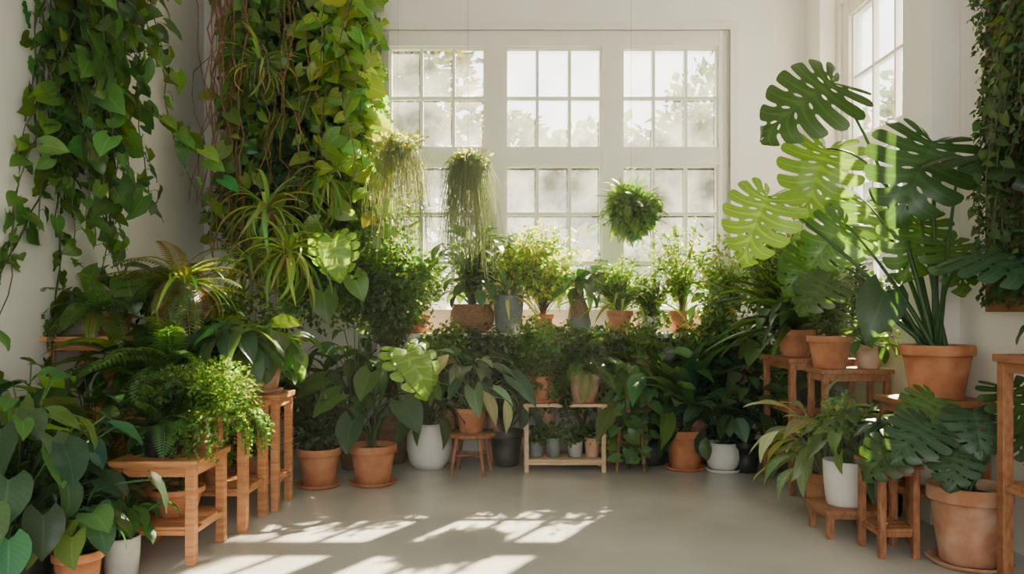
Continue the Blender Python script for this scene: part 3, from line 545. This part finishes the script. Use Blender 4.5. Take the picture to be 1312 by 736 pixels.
explicit('potted_monstera',(2.36,4.03,.36),[
 ((2.10,3.92,.74),(-.8,-.35,-.4),(-.2,-.6,.8),.30,BL),((2.30,3.90,.80),(-.15,-.6,-.6),(-.1,-.7,.7),.27,BL),((2.45,3.88,.93),(.25,-.5,-.7),(0,-.8,.6),.28,DK),
 ((1.98,4.0,.62),(-.8,-.2,-.5),(-.2,-.6,.8),.26,DK),((2.22,4.1,.85),(-.4,-.2,-.3),(-.2,-.6,.8),.26,MD),((2.52,4.0,.72),(.3,-.6,-.5),(0,-.6,.8),.24,BL),((2.2,3.85,.62),(-.5,-.6,-.5),(-.2,-.6,.8),.24,BL)],rs,(2.36,4.03,0,.2,.41,'terracotta_pale',True),.006)
pp('potted_dracaena',2.1,5.78,.97,.14,.2,'terracotta',lambda m,c:(R_(m,c,60,.08,SWORD,.6,DK,rs,(.2,1.4),(.1,1.4),1.2,wid=1.1)))
pp('potted_cordyline',2.25,5.95,.97,.12,.2,'plastic_black',lambda m,c:(R_(m,c,40,.35,LANCE,.36,(.06,.16,.05),rs,(.5,1.5),(-.3,.9),1.1),spray(m,c,60,.85,.5,SMALL,.055,MD,rs,40)))
pp('potted_peperomia',2.15,5.28,.92,.15,.22,'terracotta',lambda m,c:(spray(m,c,60,.5,.26,SMALL,.05,MD,rs,34),bush(m,c+[0,0,.35],(.18,.12,.15),34,SMALL,.035,(.5,.12,.05),rs,.5)))
pp('potted_peperomia',2.4,5.26,.92,.1,.16,'terracotta_pale',lambda m,c:(R_(m,c,30,.15,OVAL,.16,MD,rs,(.2,1.4),(-.5,.6),.8),spray(m,c,40,.6,.25,SMALL,.05,DK,rs,34)))
pp('potted_dieffenbachia',2.0,5.0,0,.14,.28,'terracotta',lambda m,c:(R_(m,c,50,.32,LANCE,.28,(.10,.19,.08),rs,(.3,1.5),(-.6,.6),.9,wid=1.1,mat='leaf_vari'),R_(m,c,26,.48,LANCE,.26,GY,rs,(.6,1.5),(-.4,.8),.9)),False)
pp('potted_syngonium',1.96,4.59,.17,.125,.26,'ceramic_white',lambda m,c:(R_(m,c,34,.28,ARROW,.15,MD,rs,(.5,1.5),(-.7,.2),.7),spray(m,c,30,.45,.2,SMALL,.045,MD,rs,30)),False,'cyl')
pp('potted_syngonium',2.04,4.22,.50,.07,.11,'ceramic_grey',lambda m,c:R_(m,c,24,.14,ARROW,.13,BL,rs,(.2,1.5),(-.9,.2),.7),False,'cyl')
pp('potted_fittonia',2.2,5.72,.28,.12,.16,'plastic_black',lambda m,c:(bush(m,c+[0,0,.12],(.18,.18,.13),500,SMALL,.06,DK,rs),trail(m,c,.14,16,.3,SMALL,.05,DK,rs,.02)))
pp('potted_calathea',2.2,5.75,.62,.1,.13,'plastic_black',lambda m,c:R_(m,c,24,.1,OVAL,.18,DK,rs,(.2,1.4),(-.5,.5),.8))
pp('potted_calathea',1.9,6.35,0,.13,.25,'plastic_black',lambda m,c:R_(m,c,40,.6,LANCE,.3,DK,rs,(.6,1.5),(-.5,.5),.8))
pp('potted_calathea',2.45,5.0,0,.06,.5,'plastic_black',lambda m,c:R_(m,c,30,.25,LANCE,.3,DK,rs,(.4,1.5),(-.5,.5),.8))
pp('potted_peperomia',2.45,4.53,.3,.13,.18,'ceramic_white',lambda m,c:R_(m,c,12,.15,OVAL,.16,DK,rs,(.2,1.4),(-.5,.5),.8))
pp('woven_basket_planter',2.5,3.56,1.10,.13,.15,'ceramic_white',lambda m,c:(R_(m,c,12,.1,HEART,.14,DK,rs,(.2,1.4),(-.5,.5),.8),m.lathe(2.5,3.56,1.10,[(.124,.06),(.132,.07),(.134,.10),(.130,.11)],'basket_brown',28)),True,'cyl')
mb=MB(); rs=RS(41); n=17000
y=3.3+rs.rand(n)*1.10; z=1.35+rs.rand(n)**.9*3.15; x=2.70-rs.rand(n)*.10-.05*np.sin(z*6+y*9)*rs.rand(n)
leaves(mb,SMALL,np.stack([x,y,z],-1),np.array([-.4,0,-.5])+rs.randn(n,3)*.5,np.array([-1,0,.4])+rs.randn(n,3)*.4,.045,.4,(.03,.085,.02),rs)
n=20; st=np.stack([np.full(n,2.66),3.4+rs.rand(n)*.9,np.full(n,4.5)],-1); vine(mb,st,2.6+rs.rand(n)*.6,(-1,0,0),HEART,.06,(.045,.11,.026),rs,.06,.04,spr=.1)
mb.build('climbing_ivy')
mb=MB(); mb.box(2.68,XR,3.25,4.42,1.3,4.6,'wood_brown'); mb.build('ivy_trellis_board',False,False)
# scatter volume filling the room, added for the soft hazy window glow
mb=MB(); mb.box(XL-.01,XR+.01,Y0,7.31,-.01,H+.01,'haze_volume'); mb.build('haze_volume',False,False)
# ------------------------------------------------------------------ light
sd=bpy.data.lights.new('sun','SUN'); sd.energy=68; sd.angle=math.radians(.7); sd.color=(1,.83,.57)
so=bpy.data.objects.new('sun',sd); bpy.context.collection.objects.link(so)
from mathutils import Vector
el=math.radians(38); az=math.radians(29)
dv=Vector((-math.sin(az)*math.cos(el),-math.cos(az)*math.cos(el),-math.sin(el)))
so.rotation_euler=dv.to_track_quat('-Z','Y').to_euler(); so.location=(5,12,9)
w=bpy.data.worlds.new('sky'); bpy.context.scene.world=w; w.use_nodes=True
bg=w.node_tree.nodes['Background']; bg.inputs[0].default_value=(.98,.97,.93,1); bg.inputs[1].default_value=5.4
cam=bpy.data.cameras.new('camera'); co=bpy.data.objects.new('camera',cam); bpy.context.collection.objects.link(co)
co.location=(0,0,1.3); co.rotation_euler=(math.pi/2,0,0); cam.sensor_width=36; cam.lens=36*1000/1312; cam.shift_y=32/1312; cam.clip_start=.05
bpy.context.scene.camera=co
